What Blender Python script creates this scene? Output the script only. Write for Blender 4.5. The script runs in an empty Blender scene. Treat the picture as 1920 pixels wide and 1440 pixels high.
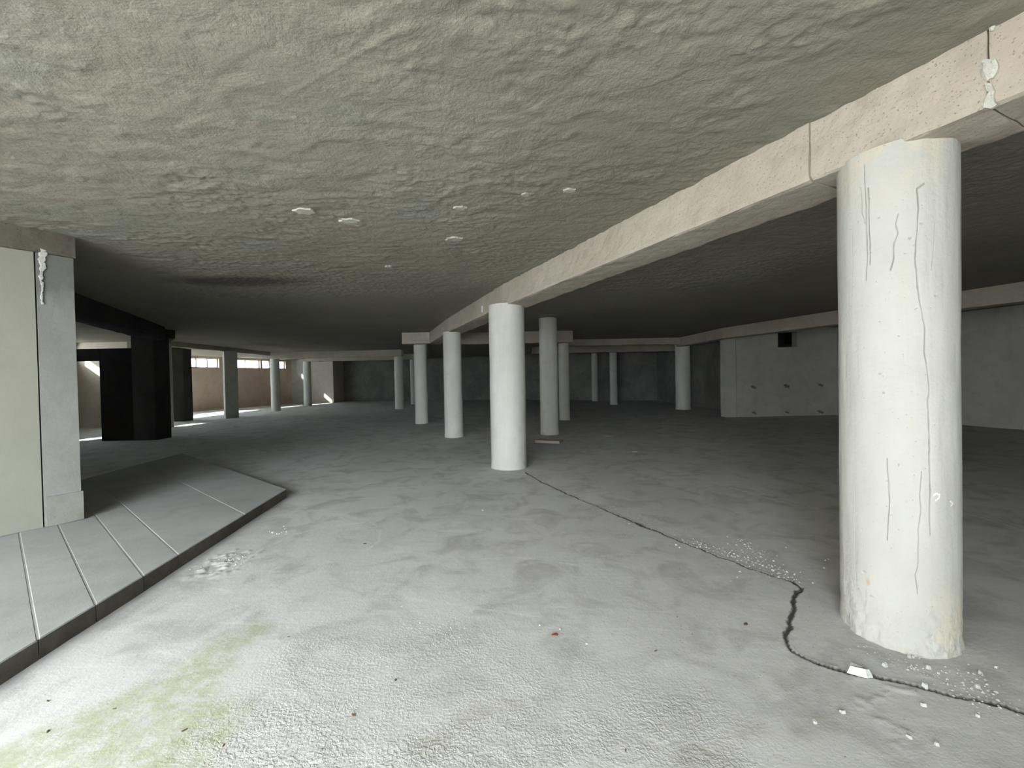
import bpy, bmesh, math, random
import numpy as np
from mathutils import Vector, Matrix
from mathutils.geometry import tessellate_polygon

random.seed(7)
rng = np.random.default_rng(7)
S = bpy.context.scene
COL = S.collection

# ------------------------------------------------------------------ camera
FPX, CAMH = 790.0, 1.45
ROLL, PITCH = 0.019, 11.5 / 790.0
fw = np.array([0, math.cos(PITCH), -math.sin(PITCH)])
r0 = np.array([1.0, 0, 0]); u0 = np.cross(r0, fw)
RT = math.cos(ROLL) * r0 - math.sin(ROLL) * u0
UP = math.cos(ROLL) * u0 + math.sin(ROLL) * r0
cd = bpy.data.cameras.new('camera'); cam = bpy.data.objects.new('camera', cd); COL.objects.link(cam)
cd.sensor_width = 36.0; cd.lens = FPX / 1920 * 36.0; cd.clip_start = 0.05; cd.clip_end = 400
M4 = Matrix([[RT[i], UP[i], -fw[i], 0] for i in range(3)] + [[0, 0, 0, 1]])
M4.translation = (0, 0, CAMH); cam.matrix_world = M4
S.camera = cam

# ------------------------------------------------------------------ world, sun, exposure
W = bpy.data.worlds.new('world'); S.world = W; W.use_nodes = True
bg = W.node_tree.nodes['Background']
bg.inputs['Color'].default_value = (0.92, 0.98, 1.02, 1); bg.inputs['Strength'].default_value = 12.0
sd = bpy.data.lights.new('sun', 'SUN'); sun = bpy.data.objects.new('sun', sd); COL.objects.link(sun)
sd.energy = 20.0; sd.angle = math.radians(0.9); sd.color = (1.0, 0.96, 0.88)
sun.rotation_euler = Vector((0.72, 0.40, -0.52)).to_track_quat('-Z', 'Y').to_euler()
sun.location = (-30, -5, 25)

def portal(loc, normal, w, h):
    # sampling guide for the sky light that comes in through an opening (gives off no light itself)
    l = bpy.data.lights.new('sky_portal', 'AREA'); l.shape = 'RECTANGLE'; l.size = w; l.size_y = h
    l.cycles.is_portal = True
    o = bpy.data.objects.new('sky_portal', l); COL.objects.link(o)
    o.location = loc; o.rotation_euler = Vector(normal).to_track_quat('-Z', 'Z').to_euler()
EN = [(-5.2, .05), (-2.6, -1.6), (-.6, -2.9), (-.3, -4.2)]     # edge of the roof slab behind the camera: full-height open entrance
for (xa, ya), (xb, yb) in zip(EN[:-1], EN[1:]):
    portal(((xa + xb) / 2, (ya + yb) / 2, 1.47), (ya - yb, xb - xa, 0), math.hypot(xb - xa, yb - ya), 2.9)

vs = S.view_settings
vs.view_transform = 'Standard'; vs.look = 'None'; vs.gamma = 1.0; vs.use_curve_mapping = False
vs.exposure = 0.94
S.cycles.max_bounces = 10; S.cycles.diffuse_bounces = 7; S.cycles.transparent_max_bounces = 12
S.cycles.caustics_reflective = False; S.cycles.caustics_refractive = False

# ------------------------------------------------------------------ helpers
def ray(x, y): return fw + (x - 960) / FPX * RT - (y - 720) / FPX * UP
def at_z(x, y, z=0.0):
    d = ray(x, y); t = (z - CAMH) / d[2]; return np.array([0, 0, CAMH]) + t * d

def _hash(ix, iy, iz, seed):
    h = (ix.astype(np.int64) * 374761393 + iy.astype(np.int64) * 668265263 + iz.astype(np.int64) * 2147483647 + seed * 1274126177) & 0xffffffff
    h = ((h ^ (h >> 13)) * 1274126177) & 0xffffffff
    h = (h ^ (h >> 16)) & 0xffffffff
    return h.astype(np.float64) / 4294967295.0
def vn(x, y, z=0.0, seed=0):
    x = np.asarray(x, float); y = np.asarray(y, float); z = np.zeros_like(x) + z
    ix, iy, iz = np.floor(x), np.floor(y), np.floor(z)
    fx, fy, fz = x - ix, y - iy, z - iz
    fx = fx * fx * (3 - 2 * fx); fy = fy * fy * (3 - 2 * fy); fz = fz * fz * (3 - 2 * fz)
    r = 0
    for a in (0, 1):
        for b in (0, 1):
            for c in (0, 1):
                w = (fx if a else 1 - fx) * (fy if b else 1 - fy) * (fz if c else 1 - fz)
                r = r + w * _hash(ix + a, iy + b, iz + c, seed)
    return r * 2 - 1
def fbm(x, y, z=0.0, seed=0, oct=3):
    s = 0; a = 1.0; k = 1.0
    for i in range(oct):
        c_, s_ = math.cos(.6 + 1.1 * i), math.sin(.6 + 1.1 * i)          # every octave turned, so that no lattice shows
        s = s + a * vn((np.asarray(x) * c_ - np.asarray(y) * s_) * k + 3.1 * i, (np.asarray(x) * s_ + np.asarray(y) * c_) * k, np.asarray(z) * k, seed + i); a *= .5; k *= 2.03
    return s
def sstep(a, b, x):
    t = np.clip((x - a) / (b - a), 0, 1); return t * t * (3 - 2 * t)
def seg_dist(px, py, poly):
    best = np.full(px.shape, 1e9)
    for (x0, y0), (x1, y1) in zip(poly[:-1], poly[1:]):
        dx, dy = x1 - x0, y1 - y0; L = dx * dx + dy * dy + 1e-12
        t = np.clip(((px - x0) * dx + (py - y0) * dy) / L, 0, 1)
        best = np.minimum(best, np.hypot(px - x0 - t * dx, py - y0 - t * dy))
    return best
def in_poly(px, py, poly):
    c = np.zeros(px.shape, bool); n = len(poly)
    for i in range(n):
        x0, y0 = poly[i]; x1, y1 = poly[(i + 1) % n]
        if y0 == y1: continue
        m = ((y0 > py) != (y1 > py)) & (px < (x1 - x0) * (py - y0) / (y1 - y0) + x0)
        c ^= m
    return c

def tag(o, label=None, cat=None, group=None, kind=None):
    if label: o['label'] = label
    if cat: o['category'] = cat
    if group: o['group'] = group
    if kind: o['kind'] = kind
    return o
def link(name, me, m=None, parent=None, smooth=False):
    if m is not None: me.materials.append(m)
    if smooth:
        me.polygons.foreach_set('use_smooth', np.ones(len(me.polygons), bool))
    o = bpy.data.objects.new(name, me); COL.objects.link(o)
    if parent: o.parent = parent; o.matrix_parent_inverse = Matrix.Translation(parent.location).inverted()
    return o
def mesh(name, verts, faces):
    me = bpy.data.meshes.new(name)
    me.from_pydata([tuple(map(float, v)) for v in verts], [], faces); me.update(); return me
def empty(name, loc):
    o = bpy.data.objects.new(name, None); COL.objects.link(o); o.location = loc; o.empty_display_size = .1; return o
def grid_mesh(name, V, attrs=None):
    """V: (ny,nx,3) array of points -> quad grid mesh with float point attributes"""
    ny, nx = V.shape[:2]
    me = bpy.data.meshes.new(name)
    me.vertices.add(nx * ny); me.vertices.foreach_set('co', V.reshape(-1).astype(np.float32))
    i = np.arange((ny - 1) * (nx - 1)); r, c = i // (nx - 1), i % (nx - 1); a = r * nx + c
    q = np.stack([a, a + 1, a + nx + 1, a + nx], 1).astype(np.int32)
    me.loops.add(q.size); me.loops.foreach_set('vertex_index', q.reshape(-1))
    me.polygons.add(len(q)); me.polygons.foreach_set('loop_start', np.arange(0, q.size, 4, dtype=np.int32))
    me.update(calc_edges=True); me.validate()
    for k, v in (attrs or {}).items():
        at = me.attributes.new(k, 'FLOAT', 'POINT'); at.data.foreach_set('value', v.reshape(-1).astype(np.float32))
    return me

def prism(poly, z0, z1):
    """closed prism over a plan polygon (counter-clockwise)"""
    n = len(poly)
    v = [(x, y, z0) for x, y in poly] + [(x, y, z1) for x, y in poly]
    f = [tuple(reversed(range(n))), tuple(range(n, 2 * n))]
    f += [(i, (i + 1) % n, n + (i + 1) % n, n + i) for i in range(n)]
    return v, f

def rough_bar(name, p0, p1, off0, off1, z0, z1, amp=.006, step=.06, seed=1, wear=.012):
    """a cast beam: plan axis p0->p1, side offsets off0 (left of travel) .. off1 (right), heights z0..z1,
       its skin cut into small quads and made uneven, lower arrises chipped"""
    p0 = np.array(p0, float); p1 = np.array(p1, float); L = np.linalg.norm(p1 - p0); d = (p1 - p0) / L
    n = np.array([d[1], -d[0]])
    nl = max(2, int(L / step)); w = off1 - off0; h = z1 - z0
    nw = max(2, int(w / step)); nh = max(2, int(h / step))
    ring = [(off0, z1 - h * i / nh) for i in range(nh)] + [(off0 + w * i / nw, z0) for i in range(nw)] + \
           [(off1, z0 + h * i / nh) for i in range(nh)] + [(off1 - w * i / nw, z1) for i in range(nw)]
    R = np.array(ring); m = len(R); s = np.linspace(0, L, nl + 1)
    SS, I = np.meshgrid(s, np.arange(m), indexing='ij')
    o = R[I, 0]; z = R[I, 1]
    nx_ = fbm(SS * 9, o * 9, z * 9, seed, 3); big = fbm(SS * 1.3, o * .5, z * .5, seed + 9, 2)
    co, cz = (off0 + off1) / 2, (z0 + z1) / 2
    corner = (np.abs(o - co) > w / 2 - 1e-6) & (z < z0 + 1e-6)
    chip = np.where(corner, wear * (.5 + .8 * np.clip(fbm(SS * 5, o, z, seed + 4, 3), -.5, 1)), 0)
    do = np.where(np.abs(o - co) > w / 2 - 1e-6, np.sign(o - co), 0) * (amp * nx_ + amp * big) - np.sign(o - co) * chip
    dz = np.where(z < z0 + 1e-6, -1, 0) * (amp * nx_ + amp * big) + chip
    o = o + do; z = z + dz
    X = p0[0] + d[0] * SS + n[0] * o; Y = p0[1] + d[1] * SS + n[1] * o
    V = np.stack([X, Y, z], -1).reshape(-1, 3)
    faces = []
    for a in range(nl):
        for b in range(m):
            b2 = (b + 1) % m
            faces.append((a * m + b, a * m + b2, (a + 1) * m + b2, (a + 1) * m + b))
    faces.append(tuple(range(m - 1, -1, -1))); faces.append(tuple(nl * m + i for i in range(m)))
    me = mesh(name, V, faces)
    bm = bmesh.new(); bm.from_mesh(me); bmesh.ops.recalc_face_normals(bm, faces=bm.faces); bm.to_mesh(me); bm.free()
    return me

def wall_mesh(name, p0, p1, z0, z1, th, holes=()):
    """wall slab; its front face runs p0->p1, thickness th to the right of travel; holes = (s0,s1,z0,z1)"""
    p0 = np.array(p0, float); p1 = np.array(p1, float); L = np.linalg.norm(p1 - p0); d = (p1 - p0) / L
    n = np.array([d[1], -d[0]])
    ss = sorted({0.0, L} | {h[0] for h in holes} | {h[1] for h in holes})
    zz = sorted({z0, z1} | {h[2] for h in holes} | {h[3] for h in holes})
    bm = bmesh.new(); vc = {}
    def v(i, j, k):
        if (i, j, k) not in vc:
            p = p0 + d * ss[i] + n * th * k; vc[i, j, k] = bm.verts.new((p[0], p[1], zz[j]))
        return vc[i, j, k]
    def solid(i, j):
        if i < 0 or j < 0 or i >= len(ss) - 1 or j >= len(zz) - 1: return False
        sc, zc = (ss[i] + ss[i + 1]) / 2, (zz[j] + zz[j + 1]) / 2
        return not any(h[0] < sc < h[1] and h[2] < zc < h[3] for h in holes)
    for i in range(len(ss) - 1):
        for j in range(len(zz) - 1):
            if not solid(i, j): continue
            bm.faces.new((v(i, j, 0), v(i + 1, j, 0), v(i + 1, j + 1, 0), v(i, j + 1, 0)))
            bm.faces.new((v(i, j, 1), v(i, j + 1, 1), v(i + 1, j + 1, 1), v(i + 1, j, 1)))
            if not solid(i - 1, j): bm.faces.new((v(i, j, 0), v(i, j + 1, 0), v(i, j + 1, 1), v(i, j, 1)))
            if not solid(i + 1, j): bm.faces.new((v(i + 1, j, 0), v(i + 1, j, 1), v(i + 1, j + 1, 1), v(i + 1, j + 1, 0)))
            if not solid(i, j - 1): bm.faces.new((v(i, j, 0), v(i, j, 1), v(i + 1, j, 1), v(i + 1, j, 0)))
            if not solid(i, j + 1): bm.faces.new((v(i, j + 1, 0), v(i + 1, j + 1, 0), v(i + 1, j + 1, 1), v(i, j + 1, 1)))
    bmesh.ops.recalc_face_normals(bm, faces=bm.faces)
    me = bpy.data.meshes.new(name); bm.to_mesh(me); bm.free(); return me

# ------------------------------------------------------------------ materials
class NT:
    def __init__(s, name):
        s.m = bpy.data.materials.new(name); s.m.use_nodes = True; s.t = s.m.node_tree
        s.t.nodes.clear(); s.out = s.t.nodes.new('ShaderNodeOutputMaterial')
        s.b = s.t.nodes.new('ShaderNodeBsdfPrincipled'); s.t.links.new(s.b.outputs[0], s.out.inputs[0])
        s.b.inputs['Specular IOR Level'].default_value = .08
        s.pos = s.t.nodes.new('ShaderNodeNewGeometry').outputs['Position']
    def n(s, typ, **kw):
        nd = s.t.nodes.new(typ)
        for k, v in kw.items(): setattr(nd, k, v)
        return nd
    def l(s, a, b): s.t.links.new(a, b)
    def val(s, nd, k, v):
        if hasattr(v, 'is_output'): s.l(v, nd.inputs[k])
        else: nd.inputs[k].default_value = v
    def map(s, scale, rot=(0, 0, 0)):
        m = s.n('ShaderNodeMapping'); s.l(s.pos, m.inputs[0]); m.inputs['Scale'].default_value = scale; m.inputs['Rotation'].default_value = rot
        return m.outputs[0]
    def noise(s, scale, detail=4, rough=.55, vec=None, dist=0):
        nd = s.n('ShaderNodeTexNoise'); s.l(vec or s.pos, nd.inputs['Vector'])
        nd.inputs['Scale'].default_value = scale; nd.inputs['Detail'].default_value = detail
        nd.inputs['Roughness'].default_value = rough; nd.inputs['Distortion'].default_value = dist
        return nd.outputs['Fac']
    def ramp(s, fac, lo, hi, a=0.0, b=1.0):
        nd = s.n('ShaderNodeMapRange'); s.val(nd, 'Value', fac)
        nd.interpolation_type = 'SMOOTHSTEP'
        nd.inputs['From Min'].default_value = lo; nd.inputs['From Max'].default_value = hi
        nd.inputs['To Min'].default_value = a; nd.inputs['To Max'].default_value = b
        return nd.outputs['Result']
    def math(s, op, a, b=0.0):
        nd = s.n('ShaderNodeMath', operation=op); s.val(nd, 0, a); s.val(nd, 1, b); return nd.outputs[0]
    def mix(s, f, a, b):
        nd = s.n('ShaderNodeMix', data_type='RGBA'); s.val(nd, 0, f)
        for k, v in ((6, a), (7, b)):
            if hasattr(v, 'is_output'): s.l(v, nd.inputs[k])
            else: nd.inputs[k].default_value = (*v, 1)
        return nd.outputs[2]
    def attr(s, name):
        nd = s.n('ShaderNodeAttribute'); nd.attribute_name = name; return nd.outputs['Fac']
    def bump(s, h, dist, strength=1.0, prev=None):
        nd = s.n('ShaderNodeBump'); nd.inputs['Distance'].default_value = dist
        s.val(nd, 'Strength', strength); s.l(h, nd.inputs['Height'])
        if prev: s.l(prev, nd.inputs['Normal'])
        return nd.outputs[0]
    def done(s, col, rough=.9, normal=None):
        s.l(col, s.b.inputs['Base Color']) if hasattr(col, 'is_output') else s.val(s.b, 'Base Color', (*col, 1))
        s.val(s.b, 'Roughness', rough)
        if normal: s.l(normal, s.b.inputs['Normal'])
        return s.m

def concrete(name, c1, c2, c3=None, big=1.1, fine=28, bumpd=.004, pits=.35, rough=.92, streak=None):
    t = NT(name)
    n1 = t.noise(big, 5, .6, dist=.4); n2 = t.noise(fine, 4, .6); n3 = t.noise(big * 5, 4, .6)
    col = t.mix(t.ramp(n1, .32, .68), c1, c2)
    col = t.mix(t.math('MULTIPLY', t.ramp(n3, .45, .75), .55), col, c3 or tuple(x * .8 for x in c1))
    if streak:
        sv = t.noise(9, 4, .6, vec=t.map((1, 1, .06)))
        col = t.mix(t.math('MULTIPLY', t.ramp(sv, .48, .75), .5), col, streak)
    v = t.noise(fine * 2.6, 2, .5)
    pit = t.ramp(v, .26, .36)
    col = t.mix(t.math('MULTIPLY', t.math('SUBTRACT', 1.0, pit), pits), col, tuple(x * .45 for x in c1))
    h = t.math('ADD', t.math('MULTIPLY', n2, .8), t.math('MULTIPLY', pit, .35))
    return t.done(col, rough, t.bump(h, bumpd))

M = {}
M['column'] = concrete('column_plaster', (.56, .565, .53), (.63, .635, .61), (.50, .50, .47), .9, 26, .003, .25, streak=(.52, .51, .46))
M['beam'] = concrete('beam_concrete', (.42, .377, .32), (.48, .44, .377), (.355, .325, .28), 1.6, 34, .005, .4)
M['wall'] = concrete('wall_concrete', (.44, .445, .415), (.52, .52, .485), (.37, .37, .34), .8, 22, .004, .3)
M['wall_dark'] = concrete('wall_sooty_concrete', (.16, .16, .15), (.23, .23, .215), (.12, .12, .11), .7, 20, .004, .3)  # darker copy of the wall concrete, gloom of the far walls put into the colour
M['window_wall'] = concrete('wall_pinkish_plaster', (.58, .46, .39), (.68, .56, .48), (.48, .37, .31), .6, 14, .004, .5)
M['pale_wall'] = concrete('wall_pale_plaster', (.52, .47, .42), (.58, .54, .48), (.46, .42, .37), .8, 18, .003, .3)
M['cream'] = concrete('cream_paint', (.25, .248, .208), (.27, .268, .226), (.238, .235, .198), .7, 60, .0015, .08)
M['pier'] = concrete('pier_concrete', (.30, .303, .285), (.36, .363, .345), (.25, .25, .235), 1.3, 30, .003, .3)
def pier_mat():
    t = NT('pier_stained_concrete')
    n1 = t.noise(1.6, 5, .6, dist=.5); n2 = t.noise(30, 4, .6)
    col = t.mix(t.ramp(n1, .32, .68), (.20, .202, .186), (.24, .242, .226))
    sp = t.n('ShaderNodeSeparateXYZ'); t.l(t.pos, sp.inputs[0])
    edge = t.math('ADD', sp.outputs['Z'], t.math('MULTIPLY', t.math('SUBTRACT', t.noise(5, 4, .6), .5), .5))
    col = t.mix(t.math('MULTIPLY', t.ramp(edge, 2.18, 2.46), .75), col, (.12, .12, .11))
    col = t.mix(t.math('MULTIPLY', t.ramp(t.noise(9, 4, .6), .60, .72), .35), col, (.19, .19, .175))
    return t.done(col, .92, t.bump(n2, .003))
M['pier'] = pier_mat()
M['pier_skirt'] = concrete('pier_skirt_mortar', (.21, .211, .188), (.245, .247, .22), None, 2, 30, .003, .3)
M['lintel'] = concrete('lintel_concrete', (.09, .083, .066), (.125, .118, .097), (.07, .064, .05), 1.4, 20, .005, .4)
M['mortar'] = concrete('ragged_mortar', (.48, .48, .44), (.60, .60, .56), (.36, .36, .33), 8, 70, .006, .5)
M['patch_plaster'] = concrete('patch_plaster', (.52, .52, .47), (.60, .60, .55), (.44, .43, .38), 9, 60, .004, .3)
M['ceiling_spot'] = concrete('ceiling_spot_plaster', (.42, .415, .37), (.48, .47, .43), None, 9, 60, .003, .2)
M['white_plaster'] = concrete('white_plaster', (.74, .74, .70), (.80, .80, .77), (.62, .62, .57), 9, 60, .003, .2)
M['slab'] = concrete('platform_concrete', (.35, .358, .346), (.41, .418, .406), (.31, .315, .305), 1.2, 40, .0015, .15)
M['slab_edge'] = concrete('platform_dirty_edge', (.11, .10, .085), (.16, .145, .125), (.08, .07, .06), 3, 30, .003, .4)  # dark brown sides of the platform slabs
M['slab_joint'] = concrete('platform_joint_mortar', (.38, .38, .37), (.43, .43, .42), None, 3, 40, .002, .2)
M['outside'] = concrete('outside_pavement', (.54, .53, .50), (.60, .59, .56), None, .5, 8, .004, .2)
M['dark_steel'] = concrete('dark_painted_steel', (.018, .016, .015), (.026, .023, .021), None, 2, 30, .001, .2, .7)  # near-black colour stands in for the lack of light on the partition
M['sooty'] = concrete('sooty_pillar', (.055, .053, .05), (.075, .073, .068), None, 1.2, 22, .003, .3)  # shade on unlit pillars, beams and the niche is put into this colour
M['crumb'] = concrete('concrete_crumbs', (.46, .46, .43), (.60, .60, .57), (.36, .36, .33), 30, 90, .002, .2)
M['chip'] = concrete('white_chip', (.56, .58, .57), (.64, .66, .65), None, 20, 90, .002, .1)
M['brick_red'] = concrete('red_brick_flake', (.22, .085, .06), (.28, .12, .09), None, 40, 120, .002, .3)
M['leaf'] = concrete('dry_leaf', (.10, .07, .05), (.15, .11, .08), None, 40, 120, .001, .3, .8)
M['frame'] = concrete('window_frame_paint', (.34, .33, .31), (.40, .39, .36), None, 3, 40, .001, .1)

def glass_mat():
    t = NT('window_glass'); t.t.nodes.remove(t.b)
    tr = t.n('ShaderNodeBsdfTransparent'); tr.inputs[0].default_value = (.93, .96, .96, 1)
    gl = t.n('ShaderNodeBsdfGlossy'); gl.inputs['Roughness'].default_value = .08
    mx = t.n('ShaderNodeMixShader'); mx.inputs[0].default_value = .06
    t.l(tr.outputs[0], mx.inputs[1]); t.l(gl.outputs[0], mx.inputs[2]); t.l(mx.outputs[0], t.out.inputs[0])
    return t.m
M['glass'] = glass_mat()

def floor_mat():
    t = NT('floor_screed')
    n1 = t.noise(.55, 5, .6, dist=.6); n2 = t.noise(2.6, 5, .62, dist=.8); n3 = t.noise(60, 3, .6)
    sw = t.noise(3.2, 5, .65, vec=t.map((.55, 2.4, 1), (0, 0, math.radians(18))), dist=.5)
    col = t.mix(t.ramp(n1, .3, .7), (.57, .575, .57), (.65, .655, .65))
    col = t.mix(t.math('MULTIPLY', t.ramp(n2, .44, .70), .7), col, (.39, .392, .385))
    col = t.mix(t.math('MULTIPLY', t.ramp(sw, .56, .74), .6), col, (.72, .725, .72))
    rough = t.attr('stipple')
    col = t.mix(t.math('MULTIPLY', rough, .65), col, (.56, .565, .555))
    alg = t.math('MULTIPLY', t.attr('algae'), t.ramp(t.noise(9, 6, .75), .36, .62, .12, 1))
    col = t.mix(t.math('MULTIPLY', alg, .8), col, (.40, .43, .28))
    col = t.mix(t.attr('dust'), col, (.72, .725, .715))
    col = t.mix(t.attr('moss'), col, (.20, .19, .075))
    col = t.mix(t.math('MULTIPLY', t.attr('crack'), .92), col, (.05, .048, .042))
    sp = t.ramp(t.noise(95, 2, .5), .27, .33, 1, 0)
    col = t.mix(t.math('MULTIPLY', sp, .5), col, (.12, .115, .10))
    h = t.math('ADD', t.math('MULTIPLY', n3, .3), t.math('MULTIPLY', sw, .9))
    b = t.bump(h, .0025)
    g = t.ramp(t.noise(70, 3, .6, dist=.3), .40, .62)
    b = t.bump(t.math('MULTIPLY', t.math('MULTIPLY', g, t.ramp(t.noise(7, 3, .6), .3, .6, .35, 1.1)), t.math('ADD', .12, rough)), .0024, prev=b)
    return t.done(col, .93, b)
M['floor'] = floor_mat()

def ceil_mat():
    t = NT('ceiling_stucco')
    n1 = t.noise(.5, 4, .6, dist=.4); n2 = t.noise(4, 5, .65, dist=.8); n3 = t.noise(42, 4, .65)
    col = t.mix(t.ramp(n1, .3, .7), (.245, .228, .187), (.29, .271, .226))
    col = t.mix(t.math('MULTIPLY', t.ramp(t.noise(.9, 4, .6, dist=.8), .52, .72), .6), col, (.235, .25, .22))
    col = t.mix(t.math('MULTIPLY', t.ramp(n2, .55, .8), .4), col, (.19, .183, .155))
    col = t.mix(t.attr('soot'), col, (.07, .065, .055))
    col = t.mix(t.math('MULTIPLY', t.ramp(n3, .66, .78), .5), col, (.36, .352, .32))
    h = t.math('ADD', n3, t.math('MULTIPLY', n2, 2.2))
    return t.done(col, .95, t.bump(h, .006))
M['ceiling'] = ceil_mat()

def big_col_mat():
    t = NT('cracked_column_plaster')
    n1 = t.noise(1.1, 5, .6, dist=.5); n2 = t.noise(30, 4, .6)
    sv = t.noise(10, 5, .65, vec=t.map((1, 1, .05)))
    col = t.mix(t.ramp(n1, .3, .7), (.47, .475, .445), (.54, .545, .52))
    col = t.mix(t.math('MULTIPLY', t.ramp(sv, .5, .75), .45), col, (.53, .50, .45))
    col = t.mix(t.math('MULTIPLY', t.ramp(t.noise(4, 4, .6), .56, .74), .4), col, (.52, .52, .50))
    col = t.mix(t.math('MULTIPLY', t.attr('ochre'), .6), col, (.60, .55, .40))
    col = t.mix(t.math('MULTIPLY', t.attr('crack'), .75), col, (.20, .19, .16))
    col = t.mix(t.attr('rust'), col, (.52, .38, .24))
    col = t.mix(t.attr('chipped'), col, (.84, .84, .83))
    sp = t.ramp(t.noise(60, 2, .5), .25, .30, 1, 0)
    col = t.mix(t.math('MULTIPLY', sp, .6), col, (.28, .27, .24))
    return t.done(col, .9, t.bump(t.math('ADD', n2, t.math('MULTIPLY', sv, 1.3)), .003))
M['big_column'] = big_col_mat()

# ------------------------------------------------------------------ structure: floor
ZU, ZC = 2.60, 2.94
crack_px = [(985, 886), (1012, 902), (1060, 925), (1110, 946), (1160, 967), (1205, 987), (1262, 1008), (1330, 1036), (1400, 1062), (1450, 1079),
            (1488, 1091), (1499, 1101), (1491, 1122), (1482, 1150), (1476, 1178), (1469, 1200), (1484, 1220), (1510, 1236), (1550, 1250), (1600, 1262),
            (1640, 1268), (1700, 1281), (1780, 1301), (1850, 1318), (1930, 1338)]
crack = [tuple(at_z(x, y)[:2]) for x, y in crack_px]
crack.append((crack[-1][0] + 1.2, crack[-1][1] - 1.3))
NX0, NX1, NY0, NY1, ST = -3.4, 4.6, 0.9, 7.2, .0105
xs = np.arange(NX0, NX1 + 1e-6, ST); ys = np.arange(NY0, NY1 + 1e-6, ST)
GX, GY = np.meshgrid(xs, ys)
wob = .013 * fbm(GX * 13, GY * 13, 0, 3, 3)
cdst = seg_dist(GX + wob, GY + .013 * fbm(GX * 13, GY * 13, 5.5, 4, 3), crack)
right_poly = crack + [(9, -3), (9, 9), (crack[0][0], 9)]
rside = in_poly(GX + wob, GY, right_poly)
step_dn = np.where(rside, -.004, 0) * (1 - sstep(.02, .4, cdst)) * sstep(.0, .05, cdst)
cw = .0085 + .0045 * vn(GX * 3, GY * 3, 0, 8)
cgap = 1 - sstep(cw * .3, cw * 1.3, cdst)
cdirt = 1 - sstep(cw * 1.0, cw * 1.7, cdst)
# rough, stippled screed near the entrance; smooth trowelled further in
st_poly = [tuple(at_z(*p)[:2]) for p in [(330, 1500), (420, 1290), (560, 1190), (720, 1165), (900, 1160), (1120, 1250), (1330, 1300), (1450, 1500)]]
sdist = seg_dist(GX, GY, st_poly + [st_poly[0]]) * np.where(in_poly(GX, GY, st_poly), 1, -1)
stip = sstep(-.10, .22, sdist + .12 * fbm(GX * 2.5, GY * 2.5, 0, 21, 3)) * (.45 + .55 * sstep(-.5, .5, fbm(GX * 1.6, GY * 2.2, 0, 31, 3)))
# pale green algae band washed in from the entrance
al_poly = [tuple(at_z(*p)[:2]) for p in [(-60, 1420), (130, 1330), (290, 1265), (400, 1190), (500, 1150), (530, 1172), (450, 1230), (440, 1290), (480, 1330), (420, 1400), (380, 1500), (-80, 1500)]]
ad = seg_dist(GX, GY, al_poly + [al_poly[0]]) * np.where(in_poly(GX, GY, al_poly), 1, -1)
alg = sstep(-.03, .10, ad + .035 * fbm(GX * 7, GY * 7, 0, 41, 3))
moss = np.zeros_like(GX)
for (mx, my, mr) in [(900, 1335, .05), (870, 1350, .04), (960, 1320, .04), (1330, 1420, .06), (1300, 1425, .05), (1420, 1370, .05), (1480, 1280, .06), (1540, 1355, .05), (1500, 1370, .05), (800, 1395, .05)]:
    p = at_z(mx, my); moss = np.maximum(moss, .22 * (1 - sstep(.2, 2.2, np.hypot(GX - p[0], (GY - p[1]) * 1.6) / mr + .9 * fbm(GX * 14, GY * 14, 0, 51, 2))))
dust = np.zeros_like(GX)
for (pl, w_) in [([(1335, 903), (1400, 922), (1490, 948)], .035), ([(1395, 908), (1440, 928), (1530, 952)], .03), ([(1240, 896), (1310, 902), (1400, 909)], .03), ([(900, 1048), (960, 1045), (1020, 1050), (1090, 1062)], .012),
                 ([(760, 1122), (850, 1134), (960, 1150), (1050, 1163)], .014), ([(690, 975), (714, 992), (710, 1015), (690, 1030)], .010), ([(290, 1220), (340, 1232), (372, 1258)], .008), ([(560, 1000), (620, 985), (680, 980)], .02), ([(640, 925), (720, 915), (800, 912)], .03), ([(1830, 935), (1920, 948)], .03)]:
    q = [tuple(at_z(*p)[:2]) for p in pl]
    dust = np.maximum(dust, (1 - sstep(.2, 1.4, seg_dist(GX, GY, q) / w_ + .9 * fbm(GX * 9, GY * 22, 0, 151, 3))) * .55)
# ridges and scabs in the screed
scab = np.clip(fbm(GX * 8 + GY * 3, GY * 14, 0, 61, 3) - .75, 0, 1) * sstep(1.0, .0, np.hypot(GX - 1.9, GY - 1.5) / 1.1)
pile = np.zeros_like(GX)
pc = at_z(425, 1055); pile = np.clip(fbm(GX * 16, GY * 16, 0, 71, 3), 0, 1) * (1 - sstep(.1, .28, np.hypot(GX - pc[0], (GY - pc[1]) * .7)))
fine = fbm(GX * 38, GY * 38, 0, 81, 3)
Z = .004 * fbm(GX * 1.3, GY * 1.3, 0, 91, 3) + step_dn - .009 * cgap + stip * .0010 * fine + .0004 * fine + .02 * scab + .016 * pile
edge = np.minimum(np.minimum(GX - NX0, NX1 - GX), np.minimum(GY - NY0, NY1 - GY))
Z = Z * sstep(0, .3, edge)
fl = grid_mesh('floor', np.stack([GX, GY, Z], -1), dict(dust=dust, crack=cdirt, stipple=stip, algae=alg, moss=moss))
bm = bmesh.new(); bm.from_mesh(fl)
EX0, EX1, EY0, EY1 = -19.0, 14.5, -4.2, 36.0
for (a, b, c, d) in [(EX0, EX1, EY0, NY0), (EX0, EX1, NY1 - ST * .3, EY1), (EX0, NX0, NY0, NY1), (NX1 - ST * .3, EX1, NY0, NY1)]:
    bm.faces.new([bm.verts.new(p) for p in ((a, c, 0), (b, c, 0), (b, d, 0), (a, d, 0))])
bm.to_mesh(fl); bm.free()
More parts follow.
